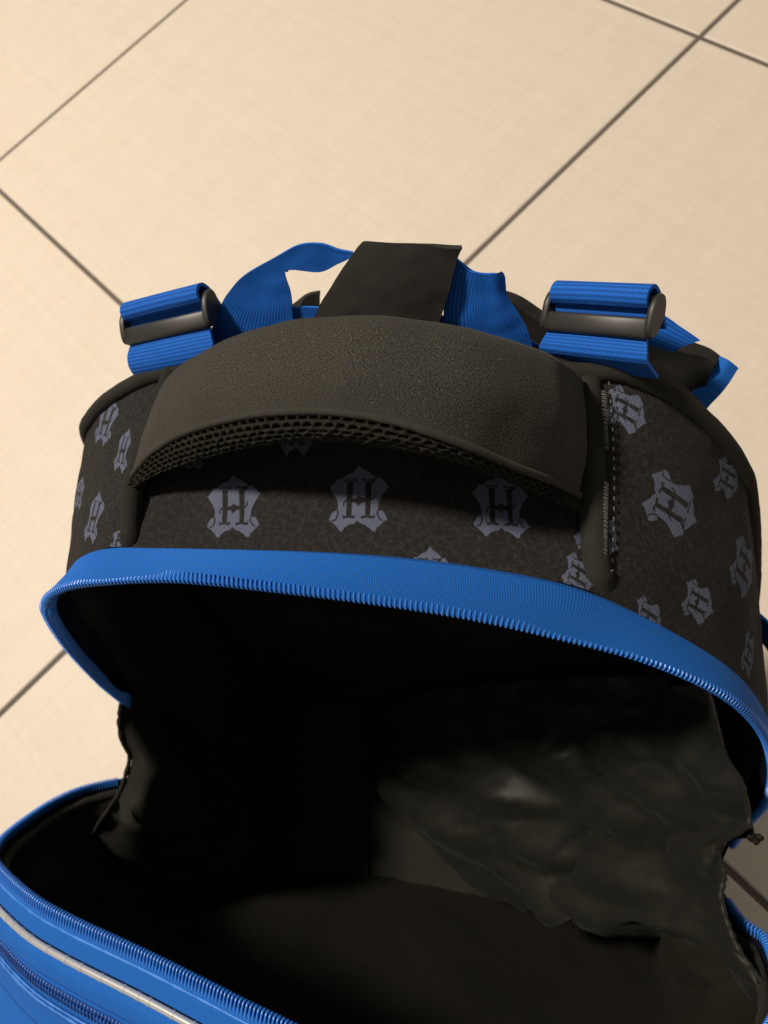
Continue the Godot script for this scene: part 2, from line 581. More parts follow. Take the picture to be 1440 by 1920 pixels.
var sewn_right := PackedVector3Array([Vector3(0.0873, 0.3489, 0.0771), Vector3(0.1062, 0.3336, 0.0812), Vector3(0.1287, 0.3093, 0.0877), Vector3(0.1429, 0.2830, 0.0947), Vector3(0.1538, 0.2503, 0.1035), Vector3(0.1580, 0.2100, 0.1130), Vector3(0.1600, 0.1700, 0.1240), Vector3(0.1580, 0.1200, 0.1380)])
var teeth_arch := PackedVector3Array([Vector3(-0.1680, 0.0994, 0.1360), Vector3(-0.1580, 0.1526, 0.1292), Vector3(-0.1395, 0.2226, 0.1207), Vector3(-0.1399, 0.2545, 0.1122), Vector3(-0.1346, 0.2911, 0.1024), Vector3(-0.1262, 0.3183, 0.0951), Vector3(-0.1192, 0.3299, 0.0920), Vector3(-0.1074, 0.3397, 0.0894), Vector3(-0.0885, 0.3481, 0.0871), Vector3(-0.0496, 0.3563, 0.0849), Vector3(-0.0061, 0.3557, 0.0851), Vector3(0.0266, 0.3531, 0.0858), Vector3(0.0511, 0.3493, 0.0868), Vector3(0.0749, 0.3423, 0.0886), Vector3(0.0987, 0.3336, 0.0910), Vector3(0.1208, 0.3184, 0.0951), Vector3(0.1349, 0.3014, 0.0996), Vector3(0.1457, 0.2785, 0.1057), Vector3(0.1551, 0.2448, 0.1148), Vector3(0.1598, 0.2119, 0.1236), Vector3(0.1595, 0.1826, 0.1314), Vector3(0.1580, 0.1500, 0.1430)])
var shell_arch := PackedVector3Array([Vector3(-0.1430, 0.1280, 0.1460), Vector3(-0.1473, 0.1544, 0.1513), Vector3(-0.1650, 0.1664, 0.1569), Vector3(-0.1786, 0.1820, 0.1641), Vector3(-0.1841, 0.1990, 0.1721), Vector3(-0.1834, 0.2208, 0.1822), Vector3(-0.1805, 0.2357, 0.1892), Vector3(-0.1740, 0.2455, 0.1938), Vector3(-0.1632, 0.2532, 0.1973), Vector3(-0.1338, 0.2656, 0.2031), Vector3(-0.1087, 0.2723, 0.2063), Vector3(-0.0700, 0.2801, 0.2099), Vector3(-0.0400, 0.2868, 0.2130), Vector3(-0.0132, 0.2928, 0.2158), Vector3(0.0300, 0.3010, 0.2190), Vector3(0.0850, 0.2960, 0.2170), Vector3(0.1280, 0.2740, 0.2080), Vector3(0.1550, 0.2400, 0.1920), Vector3(0.1609, 0.2049, 0.1748), Vector3(0.1536, 0.1923, 0.1690), Vector3(0.1480, 0.1600, 0.1560), Vector3(0.1460, 0.1280, 0.1460)])

func joined(a: PackedVector3Array, b: PackedVector3Array, c: PackedVector3Array) -> PackedVector3Array:
	var o := a.duplicate()
	o.append_array(b.slice(1))
	o.append_array(c.slice(1))
	return o

func build_backpack() -> void:
	bag = Node3D.new()
	bag.name = "backpack"
	bag.position = Vector3.ZERO
	bag.set_meta("label", "black school backpack with blue zips and grey emblem print, standing unzipped on the tiles")
	bag.set_meta("category", "backpack")
	add_child(bag)
	top_panels()
	back_and_piping()
	main_zipper()
	front_compartment()
	lining()
	carry_handle()
	straps()

func panel(called: String, b: PackedVector3Array, t: PackedVector3Array, n: int, sag: float, m: Material, off: float) -> Array:
	var rows := rows_between([catmull(b, n), catmull(t, n)], 28)
	for r in rows.size():
		var f := sin(PI * r / (rows.size() - 1.0))
		for k in n:
			rows[r][k] += Vector3(0, -sag * f, 0)
	rows = ripple(rows, 0.0012, 38.0, off, 3)
	var st := new_st()
	add_grid(st, rows, false)
	var o := part(called, st, m, bag)
	o.set_meta("label", "black printed cloth panel of the top")
	return rows

func top_panels() -> void:
	panel("side_panel", back_left, sewn_left, 60, -0.001, print_material(1024, 400, Vector2(0.27, 0.075), [[0.8552, 0.1448, 0.0444, 0.0801, 0.0035, -0.1424], [0.9498, 0.4466, 0.0207, 0.0336, -0.0034, -0.1320], [0.9035, 0.7870, 0.0265, 0.0365, -0.0022, -0.1374], [0.7790, 0.4863, 0.0307, 0.0501, -0.0015, -0.0973], [0.9869, 0.9640, 0.0170, 0.0110, 0.0008, -0.0553]], 0.25, 5), 1.0)
	panel("top_panel", back_mid, sewn_mid, 60, 0.004, print_material(1024, 512, Vector2(0.165, 0.078), [[0.2419, 0.7849, 0.0629, -0.0053, -0.0146, -0.1497], [0.5194, 0.7412, 0.0617, -0.0095, -0.0063, -0.1499], [0.8018, 0.6952, 0.0560, -0.0166, -0.0039, -0.1418], [0.3771, 0.3925, 0.0377, 0.0005, -0.0005, -0.1341], [0.6644, 1.0767, 0.0400, -0.0076, -0.0010, -0.1259], [0.1231, 0.5139, 0.0262, -0.0010, -0.0029, -0.0587], [0.9441, 0.9399, -0.0125, 0.0888, 0.0276, 0.0129], [0.9887, 0.7316, -0.0188, 0.1103, 0.0372, 0.0156]], 3.0, 17), 2.0)
	panel("side_panel", back_right, sewn_right, 70, -0.0015, print_material(1400, 400, Vector2(0.30, 0.075), [[0.0410, 0.1586, -0.0079, 0.0988, 0.0230, 0.0201], [0.1049, 0.4791, -0.0127, 0.1290, 0.0392, -0.0012], [0.2254, 0.1456, -0.0149, 0.1158, 0.0314, -0.0338], [0.2697, 0.4768, -0.0200, 0.1508, 0.0395, -0.0166], [0.1522, 0.8128, -0.0079, 0.0885, 0.0256, -0.0057], [-0.0038, 0.7513, -0.0104, 0.0984, 0.0243, 0.0128], [0.2891, 0.8321, -0.0118, 0.1096, 0.0218, -0.0044], [0.0638, 0.9983, -0.0073, 0.0835, 0.0207, 0.0028]], -0.18, 29), 3.0)
	# rolled seams where the handle is sewn in
	var left := catmull(PackedVector3Array([Vector3(-0.0738, 0.3570, 0.0038), Vector3(-0.0747, 0.3570, 0.0153), Vector3(-0.0751, 0.3580, 0.0292), Vector3(-0.0762, 0.3580, 0.0464), Vector3(-0.0741, 0.3580, 0.0606), Vector3(-0.0715, 0.3570, 0.0720), Vector3(-0.0744, 0.3500, 0.0777)]), 40)
	var st := new_st()
	add_tube(st, moved(left, Vector3(0, -0.0024, 0)), 0.0038, 10, 8.0, 0.12)
	part("seam_roll", st, mats.black, bag)
	var right := catmull(PackedVector3Array([Vector3(0.0789, 0.3570, 0.0031), Vector3(0.0801, 0.3570, 0.0168), Vector3(0.0815, 0.3560, 0.0331), Vector3(0.0830, 0.3550, 0.0504), Vector3(0.0843, 0.3540, 0.0653), Vector3(0.0856, 0.3510, 0.0726), Vector3(0.0868, 0.3440, 0.0780)]), 40)
	st = new_st()
	add_tube(st, moved(right, Vector3(-0.0004, -0.0040, 0)), 0.0044, 12, 8.0, 0.16)
	part("seam_roll", st, mats.binding, bag)
	# stitching beside the right-hand seam: a spaced row and two dense tacks
	st = new_st()
	var row := catmull(PackedVector3Array([Vector3(0.0852, 0.3550, 0.0078), Vector3(0.0869, 0.3540, 0.0226), Vector3(0.0882, 0.3520, 0.0401), Vector3(0.0887, 0.3500, 0.0569), Vector3(0.0888, 0.3470, 0.0712)]), 61)
	for i in range(0, 60, 3):
		var a := row[i] + Vector3(0, 0.0012, 0)
		var b := row[i + 1] + Vector3(0, 0.0012, 0)
		add_tube(st, PackedVector3Array([a, (a + b) * 0.5 + Vector3(0, 0.0004, 0), b]), 0.0003, 5)
	var tack := catmull(PackedVector3Array([Vector3(0.0838, 0.3555, 0.0110), Vector3(0.0853, 0.3550, 0.0306)]), 30)
	var tack2 := catmull(PackedVector3Array([Vector3(0.0858, 0.3540, 0.0419), Vector3(0.0863, 0.3520, 0.0637)]), 34)
	for line in [tack, tack2]:
		for i in line.size():
			var a: Vector3 = line[i] + Vector3(-0.0007, 0.0006 + rng.randf() * 0.0003, rng.randf() * 0.0004)
			add_tube(st, PackedVector3Array([a, a + Vector3(0.0007, 0.0006, 0.0003), a + Vector3(0.0014, 0.0001, 0.0006)]), 0.00024, 5)
	var o := part("stitching", st, mats.thread, bag)
	o.set_meta("kind", "stuff")

func back_and_piping() -> void:
	var arch := catmull(joined(back_left, back_mid, back_right), 160)
	var st := new_st()
	add_tube(st, moved(arch, Vector3(0, 0.0012, 0.0005)), 0.0032, 12, 40.0, 0.08)
	part("edge_piping", st, mats.binding, bag)
	# the padded back, rounded off behind the piping
	var rows := rows_between([inset(arch, -0.001), inset(arch, 0.002, -0.008), inset(arch, 0.009, -0.016), inset(arch, 0.03, -0.019), inset(arch, 0.07, -0.019)], 16)
	st = new_st()
	add_grid(st, rows, true, 10.0, 2.0)
	var last: PackedVector3Array = rows[rows.size() - 1]
	var n := last.size()
	var fill := []
	for r in 6:
		var line := PackedVector3Array()
		for k in n:
			line.append(last[k].lerp(Vector3(0.005, 0.13, 0.044), r / 5.0))
		fill.append(line)
	add_grid(st, fill, true, 10.0, 2.0)
	part("back_panel", st, mats.black, bag)
	# the bag below the openings, closed at its foot
	var rings := []
	for h in [[0.152, 0.056, 0.200, 0.0], [0.09, 0.072, 0.205, 0.001], [0.03, 0.086, 0.208, 0.0], [0.012, 0.09, 0.207, -0.003], [0.004, 0.098, 0.2, -0.012]]:
		rings.append(catmull(rounded_ring(-0.144 - h[3], 0.160 + h[3], h[1], h[2], 0.03, h[0]), 90, true))
	for r in range(1, 4):
		for k in rings[r].size():
			rings[r][k].y = minf(rings[r][k].y, lerpf(0.2, 0.014 - 0.002 * r, smoothstep(0.125, 0.195, rings[r][k].z)))
	for k in rings[0].size():
		rings[0][k].y = lerpf(0.156, 0.016, smoothstep(0.125, 0.195, rings[0][k].z))
	var foot := PackedVector3Array()
	for p in rings[rings.size() - 1]:
		foot.append(Vector3(0.008, 0.004, 0.15))
	rings.append(foot)
	st = new_st()
	add_grid(st, rings, true, 8.0, 3.0)
	part("lower_body", st, mats.black, bag)

func rounded_ring(x0: float, x1: float, z0: float, z1: float, r: float, y: float) -> PackedVector3Array:
	var o := PackedVector3Array()
	for c in [[x1 - r, z1 - r, 0.0], [x0 + r, z1 - r, PI / 2], [x0 + r, z0 + r, PI], [x1 - r, z0 + r, PI * 1.5]]:
		for i in 5:
			var a: float = c[2] + PI / 2 * i / 4.0
			o.append(Vector3(c[0] + r * cos(a), y, c[1] + r * sin(a)))
	return o

func add_teeth(st: SurfaceTool, edge: PackedVector3Array, sewn: PackedVector3Array, pitch: float, from: float, to: float, out := 0.0008) -> void:
	# one bent wire loop per tooth, from the tape's face over its edge and back underneath
	var total := length_of(edge)
	var count := int(total / pitch)
	var e := catmull(edge, count)
	var s := catmull(sewn, count)
	var first := int(count * from)
	var last := int(count * to)
	for i in range(maxi(first, 1), mini(last, count - 1)):
		var t := (e[i + 1] - e[i - 1]).normalized()
		var d := (e[i] - s[i]).normalized()
		d = (d - t * d.dot(t)).normalized()
		var up := t.cross(d).normalized()
		if up.y < 0 and absf(up.y) > 0.2:
			pass
		var c := e[i]
		var lean := t * pitch * 0.18
		var pts := PackedVector3Array([c - d * 0.0048 + up * 0.0006 - lean, c - d * 0.0040 + up * 0.0013 - lean * 0.6, c - d * 0.0010 + up * 0.0013, c + d * (out * 0.7) + up * 0.0008 + lean * 0.3, c + d * out - up * 0.0004 + lean * 0.4, c + d * (out * 0.2) - up * 0.0013, c - d * 0.003 - up * 0.0012])
		add_tube(st, pts, 0.00043, 6)

func main_zipper() -> void:
	var n := 240
	var t := catmull(teeth_arch, n)
	var sew := catmull(joined(sewn_left, sewn_mid, sewn_right), n)
	# the sewn edge has to keep pace with the teeth, not run ahead of them: nearest points, smoothed
	var s := PackedVector3Array()
	for i in n:
		var best := sew[0]
		for p in sew:
			if p.distance_squared_to(t[i]) < best.distance_squared_to(t[i]):
				best = p
		s.append(best)
	for pass_ in 6:
		var q := s.duplicate()
		for i in range(1, n - 1):
			q[i] = (s[i - 1] + s[i] * 2.0 + s[i + 1]) * 0.25
		s = q
	var mid := PackedVector3Array()
	for i in n:
		mid.append((s[i] + t[i]) * 0.5)
	var rows := rows_between([s, inset(mid, -0.0004), t], 9)
	var st := new_st()
	add_slab(st, rows, 0.0012, 110.0, 1.0)
	var tape := part("zipper_tape", st, mats.tape, bag)
	st = new_st()
	add_teeth(st, t, s, 0.00162, 0.0, 1.0)
	var teeth := part("zipper_teeth", st, mats.coil, tape)
	teeth.set_meta("kind", "stuff")
	# the sewing line of the coil and the narrow hem along the other edge
	st = new_st()
	for k in [[0.60, 0.00045, 0.0008]]:
		var line := PackedVector3Array()
		for i in n:
			var d := (s[i] - t[i]).normalized()
			var tan := (t[mini(i + 1, n - 1)] - t[maxi(i - 1, 0)]).normalized()
			line.append(t[i].lerp(s[i], k[0] if k[0] > 0.9 else 0.0) + (d * 0.0056 if k[0] < 0.9 else Vector3.ZERO) + tan.cross(-d).normalized() * k[2])
		add_tube(st, line, k[1], 6, 1.0, 0.6)
	part("tape_seam", st, mats.thread_blue, tape)
	# inside: the bound edge of the lining
	st = new_st()
	add_tube(st, inset(s, 0.0032, 0.0010), 0.0032, 8, 30.0, 0.15)
	part("inner_binding", st, mats.binding, bag)
	# added dark strip: colours in the shade on the inner face of the tape
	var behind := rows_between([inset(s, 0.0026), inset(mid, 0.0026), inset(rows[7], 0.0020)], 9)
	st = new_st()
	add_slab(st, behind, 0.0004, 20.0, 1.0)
	part("tape_inner_shade", st, mats.shade_navy, tape)

func front_compartment() -> void:
	var n := 220
	var e := catmull(shell_arch, n + 36).slice(18, n + 18)
	var nn := Vector3(0, -0.4226, 0.9063)
	var at := func(out: float, forward: float) -> PackedVector3Array:
		return moved(inset(e, -out), nn * forward)
	# outer cloth with the front panel
	var wall: Array = rows_between([at.call(0.0015, 0.024), at.call(0.001, 0.040), at.call(0.0, 0.055), at.call(0.003, 0.082), at.call(-0.002, 0.092)], 22)
	var last: PackedVector3Array = wall[21]
	var fill := []
	for r in 14:
		var line := PackedVector3Array()
		for k in n:
			var low := Vector3(clampf(e[k].x, -0.155, 0.16), 0.008, 0.252 if e[k].y > 0.16 else 0.225)
			line.append(last[k].lerp(low, r / 13.0) + Vector3(0, 0, 0.016 * sin(PI * r / 13.0)))
		fill.append(line)
	var st := new_st()
	add_grid(st, wall, true, 80.0, 4.0)
	add_grid(st, fill, true, 80.0, 8.0)
	var shell := part("front_compartment", st, mats.tape, bag)
	var inner := []
	for line in fill:
		var q := PackedVector3Array()
		for p in line:
			q.append(p + Vector3(clampf(-p.x * 0.06, -0.006, 0.006), 0.003, -0.006))
		inner.append(q)
	st = new_st()
	add_grid(st, inner, false, 10.0, 3.0)
	part("inner_facing", st, mats.lining, shell)
	shell.set_meta("label", "blue front compartment of the bag, folded forward")
	var tape_rows := rows_between([at.call(0.0, 0.0), at.call(0.0022, 0.007), at.call(0.0026, 0.0145)], 8)
	st = new_st()
	add_slab(st, tape_rows, -0.0012, 110.0, 1.0)
	part("zipper_tape", st, mats.tape, shell)
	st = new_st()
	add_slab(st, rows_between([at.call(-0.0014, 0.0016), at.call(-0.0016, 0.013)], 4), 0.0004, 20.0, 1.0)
	part("tape_inner_shade", st, mats.shade_navy, shell)  # same added strip here, the inner shade of the tape as colour
	st = new_st()
	add_teeth(st, e, at.call(0.0, 0.014), 0.00162, 0.02, 0.98)
	part("zipper_teeth", st, mats.coil, shell).set_meta("kind", "stuff")
	st = new_st()
	add_tube(st, at.call(0.0018, 0.0062), 0.0005, 6, 1.0, 0.6)
	part("tape_seam", st, mats.thread_blue, shell)
	# silver reflective piping, wrinkled where it is bent
	st = new_st()
	var pipe: PackedVector3Array = catmull(at.call(0.0036, 0.0165), 900)
	add_tube(st, pipe, 0.0014, 12, 1.0, 0.0)
	part("reflective_piping", st, mats.silver, shell)
	st = new_st()
	var k := 12
	rng.seed = 4
	while k < 890:
		var c := pipe[k]
		var t := (pipe[k + 1] - pipe[k - 1]).normalized()
		add_tube(st, PackedVector3Array([c - t * 0.0005, c, c + t * 0.0005]), 0.00162, 10)
		k += rng.randi_range(9, 19)
	part("piping_wrinkle", st, mats.silver, shell).set_meta("kind", "stuff")
	# second band and the closed zip of the outer pocket
	var band := rows_between([at.call(0.002, 0.0175), at.call(0.0042, 0.0225), at.call(0.0036, 0.0285)], 6)
	st = new_st()
	add_slab(st, band, -0.0012, 110.0, 1.0)
	part("tape_band", st, mats.tape, shell)
	st = new_st()
	for f in [[0.0012, 0.0300, 0.0016], [0.0012, 0.0345, 0.0016]]:
		add_tube(st, at.call(f[0], f[1]), f[2], 8, 1.0, 0.2)
	part("pocket_zip_cord", st, mats.webbing, shell)
	st = new_st()
	add_teeth(st, at.call(0.0018, 0.0318), at.call(0.0012, 0.038), 0.0019, 0.15, 0.6, 0.0004)
	part("pocket_zip_teeth", st, mats.coil_dark, shell).set_meta("kind", "stuff")
	st = new_st()
	add_tube(st, at.call(0.0016, 0.0405), 0.0005, 6, 1.0, 0.8)
	add_tube(st, at.call(0.0016, 0.0425), 0.0005, 6, 1.0, 0.8)
	part("tape_seam", st, mats.thread_blue, shell)
	st = new_st()
	add_tube(st, moved(inset(e, 0.004), nn * 0.008), 0.0024, 8, 30.0, 0.2)
	part("inner_binding", st, mats.binding, shell)

func lining() -> void:
	var n := 160
	var b := catmull(joined(PackedVector3Array([Vector3(-0.1280, 0.0200, 0.0900), Vector3(-0.1380, 0.0900, 0.0750)]), joined(back_left, back_mid, back_right), PackedVector3Array([Vector3(0.1600, 0.1200, 0.0660), Vector3(0.1540, 0.0600, 0.0820), Vector3(0.1440, 0.0200, 0.0900)])), n)
	var s := catmull(joined(PackedVector3Array([Vector3(-0.1280, 0.0200, 0.1620), Vector3(-0.1380, 0.0900, 0.1460)]), joined(sewn_left, sewn_mid, sewn_right), PackedVector3Array([Vector3(0.1580, 0.1200, 0.1380), Vector3(0.1530, 0.0600, 0.1520), Vector3(0.1440, 0.0200, 0.1640)])), n)
	var rows := rows_between([inset(s, 0.0018, 0.001), inset(s, 0.0100, -0.012), inset(b, 0.0120, 0.016), inset(b, 0.0075, 0.006)], 18)
	rows = ripple(rows, 0.0018, 26.0, 4.0, 2)
	var st := new_st()
	add_grid(st, rows, true, 10.0, 1.5)
	var last: PackedVector3Array = rows[17]
	var fill := []
	for r in 18:
		var line := PackedVector3Array()
		for k in n:
			line.append(last[k].lerp(Vector3(0.006, 0.16, 0.062), r / 17.0))
		fill.append(line)
	fill = ripple(fill, 0.005, 14.0, 5.0, 2)
	add_grid(st, fill, true, 10.0, 3.0)
	# its floor
	var ground := []
	for r in 12:
		var line := PackedVector3Array()
		for k in 20:
			line.append(Vector3(lerpf(-0.14, 0.155, k / 19.0), 0.018 + 0.004 * noise.get_noise_2d(r * 0.6, k * 0.5), lerpf(0.08, 0.204, r / 11.0)))
		ground.append(line)
	add_grid(st, ground, true, 4.0, 2.0)
	# its side walls, down to the floor
	for sx in [-0.139, 0.151]:
		var side := []
		for r in 10:
			var line := PackedVector3Array()
			for k in 16:
				var zz := lerpf(0.07, 0.215, k / 15.0)
				line.append(Vector3(sx + 0.002 * noise.get_noise_2d(r * 0.5, k * 0.5), lerpf(0.012, 0.135 - clampf(zz - 0.15, 0, 1) * 0.5, r / 9.0), zz))
			side.append(line)
		add_grid(st, side, sx > 0, 3.0, 2.0)
	part("lining", st, mats.lining, bag)
	# the lining of the front compartment
	var e := catmull(joined(PackedVector3Array([Vector3(-0.1320, 0.0200, 0.2000), Vector3(-0.1420, 0.0800, 0.1700)]), shell_arch, PackedVector3Array([Vector3(0.1460, 0.1280, 0.1460), Vector3(0.1460, 0.0800, 0.1700), Vector3(0.1380, 0.0200, 0.2000)])), n)
	var nn := Vector3(0, -0.4226, 0.9063)
	var seam := PackedVector3Array()
	for k in n:
		seam.append(Vector3(clampf(e[k].x, -0.15, 0.15) * 0.88, 0.016, 0.198 if e[k].y > 0.15 else lerpf(0.165, 0.198, clampf(e[k].y / 0.15, 0, 1))))
	rows = rows_between([moved(inset(e, 0.004), nn * 0.006), moved(inset(e, 0.007), nn * 0.020), moved(inset(e, 0.018), nn * 0.030 + Vector3(0, -0.02, 0))], 12)
	var down := []
	for r in 30:
		var line := PackedVector3Array()
		for k in n:
			var f := r / 29.0
			line.append(rows[11][k].lerp(seam[k], f) + Vector3(0, 0, 0.012 * sin(PI * f)))
		down.append(line)
	rows.append_array(down.slice(1))
	rows = ripple(rows, 0.004, 14.0, 8.0, 2)
	st = new_st()
	add_grid(st, rows, false, 10.0, 3.0)
	part("lining", st, mats.shell_lining, bag)
	# loose cloth that holds the front on both sides
	var up := [
		PackedVector3Array([Vector3(0.1220, 0.3111, 0.0930), Vector3(0.1330, 0.2681, 0.1019), Vector3(0.1380, 0.2531, 0.1097), Vector3(0.1440, 0.2485, 0.1174), Vector3(0.1480, 0.2407, 0.1273), Vector3(0.1490, 0.2394, 0.1371)]),
		PackedVector3Array([Vector3(0.1145, 0.2250, 0.0776), Vector3(0.1234, 0.2250, 0.0992), Vector3(0.1277, 0.2250, 0.1116), Vector3(0.1319, 0.2250, 0.1216), Vector3(0.1359, 0.2250, 0.1312), Vector3(0.1398, 0.2250, 0.1403)]),
		PackedVector3Array([Vector3(0.0857, 0.1950, 0.0760), Vector3(0.0940, 0.1950, 0.0953), Vector3(0.1019, 0.1950, 0.1136), Vector3(0.1094, 0.1950, 0.1288), Vector3(0.1165, 0.1950, 0.1389), Vector3(0.1305, 0.1820, 0.1510)]),
		PackedVector3Array([Vector3(0.0439, 0.1500, 0.0765), Vector3(0.0542, 0.1500, 0.0955), Vector3(0.0670, 0.1500, 0.1160), Vector3(0.0818, 0.1500, 0.1350), Vector3(0.0957, 0.1500, 0.1494), Vector3(0.1122, 0.1420, 0.1669)]),
		PackedVector3Array([Vector3(-0.0165, 0.1000, 0.0826), Vector3(-0.0034, 0.1000, 0.1039), Vector3(0.0126, 0.1000, 0.1270), Vector3(0.0309, 0.1000, 0.1484), Vector3(0.0513, 0.1000, 0.1681), Vector3(0.0823, 0.1000, 0.1888)]),
		PackedVector3Array([Vector3(-0.0662, 0.0400, 0.0915), Vector3(-0.0582, 0.0400, 0.1165), Vector3(-0.0387, 0.0400, 0.1423), Vector3(-0.0167, 0.0400, 0.1662), Vector3(0.0146, 0.0400, 0.1871), Vector3(0.0501, 0.0400, 0.1997)])]
	web("lining_gusset", up, 1.0, 0.0075)
	var low := [
		PackedVector3Array([Vector3(0.1460, 0.2507, 0.1328), Vector3(0.1410, 0.2205, 0.1426), Vector3(0.1440, 0.2143, 0.1525), Vector3(0.1430, 0.2126, 0.1616), Vector3(0.1460, 0.2128, 0.1717), Vector3(0.1500, 0.2144, 0.1801), Vector3(0.1580, 0.2158, 0.1892)]),
		PackedVector3Array([Vector3(0.1391, 0.2050, 0.1373), Vector3(0.1328, 0.1900, 0.1475), Vector3(0.1328, 0.1900, 0.1562), Vector3(0.1350, 0.1900, 0.1663), Vector3(0.1396, 0.1950, 0.1752), Vector3(0.1459, 0.2050, 0.1843), Vector3(0.1547, 0.2220, 0.1904)]),
		PackedVector3Array([Vector3(0.1039, 0.1380, 0.1447), Vector3(0.0759, 0.1080, 0.1772), Vector3(0.0969, 0.1280, 0.1873), Vector3(0.1222, 0.1580, 0.1810), Vector3(0.1405, 0.1820, 0.1825), Vector3(0.1488, 0.2000, 0.1874), Vector3(0.1555, 0.2200, 0.1924)]),
		PackedVector3Array([Vector3(0.1032, 0.1000, 0.1459), Vector3(0.0725, 0.0660, 0.1814), Vector3(0.0959, 0.0800, 0.1944), Vector3(0.1263, 0.1000, 0.1881), Vector3(0.1475, 0.1300, 0.1894), Vector3(0.1556, 0.1600, 0.1941), Vector3(0.1620, 0.1900, 0.1983)])]
	web("lining_gusset", low, 2.0, 0.005)
	var left := [
		PackedVector3Array([Vector3(-0.1370, 0.2320, 0.1160), Vector3(-0.1400, 0.2238, 0.1289), Vector3(-0.1390, 0.2180, 0.1380), Vector3(-0.1370, 0.2116, 0.1441), Vector3(-0.1390, 0.2076, 0.1552), Vector3(-0.1420, 0.2060, 0.1652), Vector3(-0.1460, 0.2075, 0.1755), Vector3(-0.1867, 0.1500, 0.1955)]),
		PackedVector3Array([Vector3(-0.1377, 0.1980, 0.1104), Vector3(-0.1351, 0.1980, 0.1243), Vector3(-0.1283, 0.1980, 0.1372), Vector3(-0.1224, 0.1980, 0.1472), Vector3(-0.1226, 0.1980, 0.1578), Vector3(-0.1233, 0.1980, 0.1708), Vector3(-0.1270, 0.1980, 0.1816), Vector3(-0.1823, 0.1120, 0.2236)]),
		PackedVector3Array([Vector3(-0.1475, 0.1000, 0.0979), Vector3(-0.1388, 0.1000, 0.1179), Vector3(-0.1304, 0.1000, 0.1371), Vector3(-0.1231, 0.1000, 0.1525), Vector3(-0.1195, 0.1000, 0.1680), Vector3(-0.1195, 0.1000, 0.1837), Vector3(-0.1182, 0.1000, 0.2048), Vector3(-0.1488, 0.0560, 0.2579)]),
		PackedVector3Array([Vector3(-0.1283, 0.0300, 0.0900), Vector3(-0.1194, 0.0300, 0.1124), Vector3(-0.1109, 0.0300, 0.1340), Vector3(-0.1027, 0.0300, 0.1550), Vector3(-0.0994, 0.0300, 0.1724), Vector3(-0.0954, 0.0300, 0.1926), Vector3(-0.0904, 0.0300, 0.2188), Vector3(-0.0924, 0.0200, 0.2466)]),
		PackedVector3Array([Vector3(-0.0680, 0.0230, 0.0819), Vector3(-0.0644, 0.0230, 0.1047), Vector3(-0.0609, 0.0230, 0.1268), Vector3(-0.0575, 0.0230, 0.1482), Vector3(-0.0547, 0.0230, 0.1656), Vector3(-0.0515, 0.0230, 0.1859), Vector3(-0.0474, 0.0230, 0.2121), Vector3(-0.0471, 0.0230, 0.2379)])]
	web("lining_gusset", left, 3.0, 0.002, mats.lining)
	# frayed threads at the corner of the lining
	st = new_st()
	for q in [PackedVector3Array([Vector3(0.1490, 0.2266, 0.1356), Vector3(0.1490, 0.2359, 0.1365), Vector3(0.1490, 0.2471, 0.1370), Vector3(0.1490, 0.2530, 0.1365)]), PackedVector3Array([Vector3(0.1490, 0.2266, 0.1364), Vector3(0.1490, 0.2375, 0.1376), Vector3(0.1490, 0.2479, 0.1377), Vector3(0.1490, 0.2436, 0.1385)]), PackedVector3Array([Vector3(0.1480, 0.2287, 0.1353), Vector3(0.1480, 0.2382, 0.1343), Vector3(0.1480, 0.2460, 0.1359), Vector3(0.1480, 0.2544, 0.1360)])]:
		add_tube(st, catmull(q, 10), 0.0009, 6, 1.0, 0.5)
	part("frayed_thread", st, mats.lining, bag).set_meta("kind", "stuff")

func web(called: String, curves: Array, off: float, amount: float, m: Material = mats.gusset) -> void:
	var cs := []
	for c in curves:
		cs.append(catmull(c, 70))
	var rows := rows_between(cs, 60)
	var nn := grid_normals(rows)
	for r in rows.size():
		var f := clampf(r / 6.0, 0, 1)
		for k in 70:
			var p: Vector3 = rows[r][k]
			# creases: ridged noise, stretched along the folds
			var q := Vector3(p.x * 9.0 + off * 9.0, p.y * 12.0, p.z * 17.0)
			var ridge := 1.0 - sqrt(pow(wrinkle.get_noise_3dv(q), 2.0) + 0.07) * 2.9
			var fine := noise.get_noise_3dv(q * 2.6 + Vector3(5, 1, 2)) * 1.5
			var crisp := 1.0 - absf(wrinkle.get_noise_3dv(q * 4.6 + Vector3(9, 4, 7))) * 2.0
			rows[r][k] += nn[r][k] * (ridge * amount * 1.3 + fine * amount * 0.34 + crisp * amount * 0.16) * f * 0.8
	var st := new_st()
	add_slab(st, rows, 0.0005, 4.0, 3.0)
	var o := part(called, st, m, bag)
	st = new_st()
	add_tube(st, moved(rows[0], Vector3(-0.001, 0.0005, 0)), 0.0012, 7, 10.0, 0.5)
	part("hem", st, m, o)

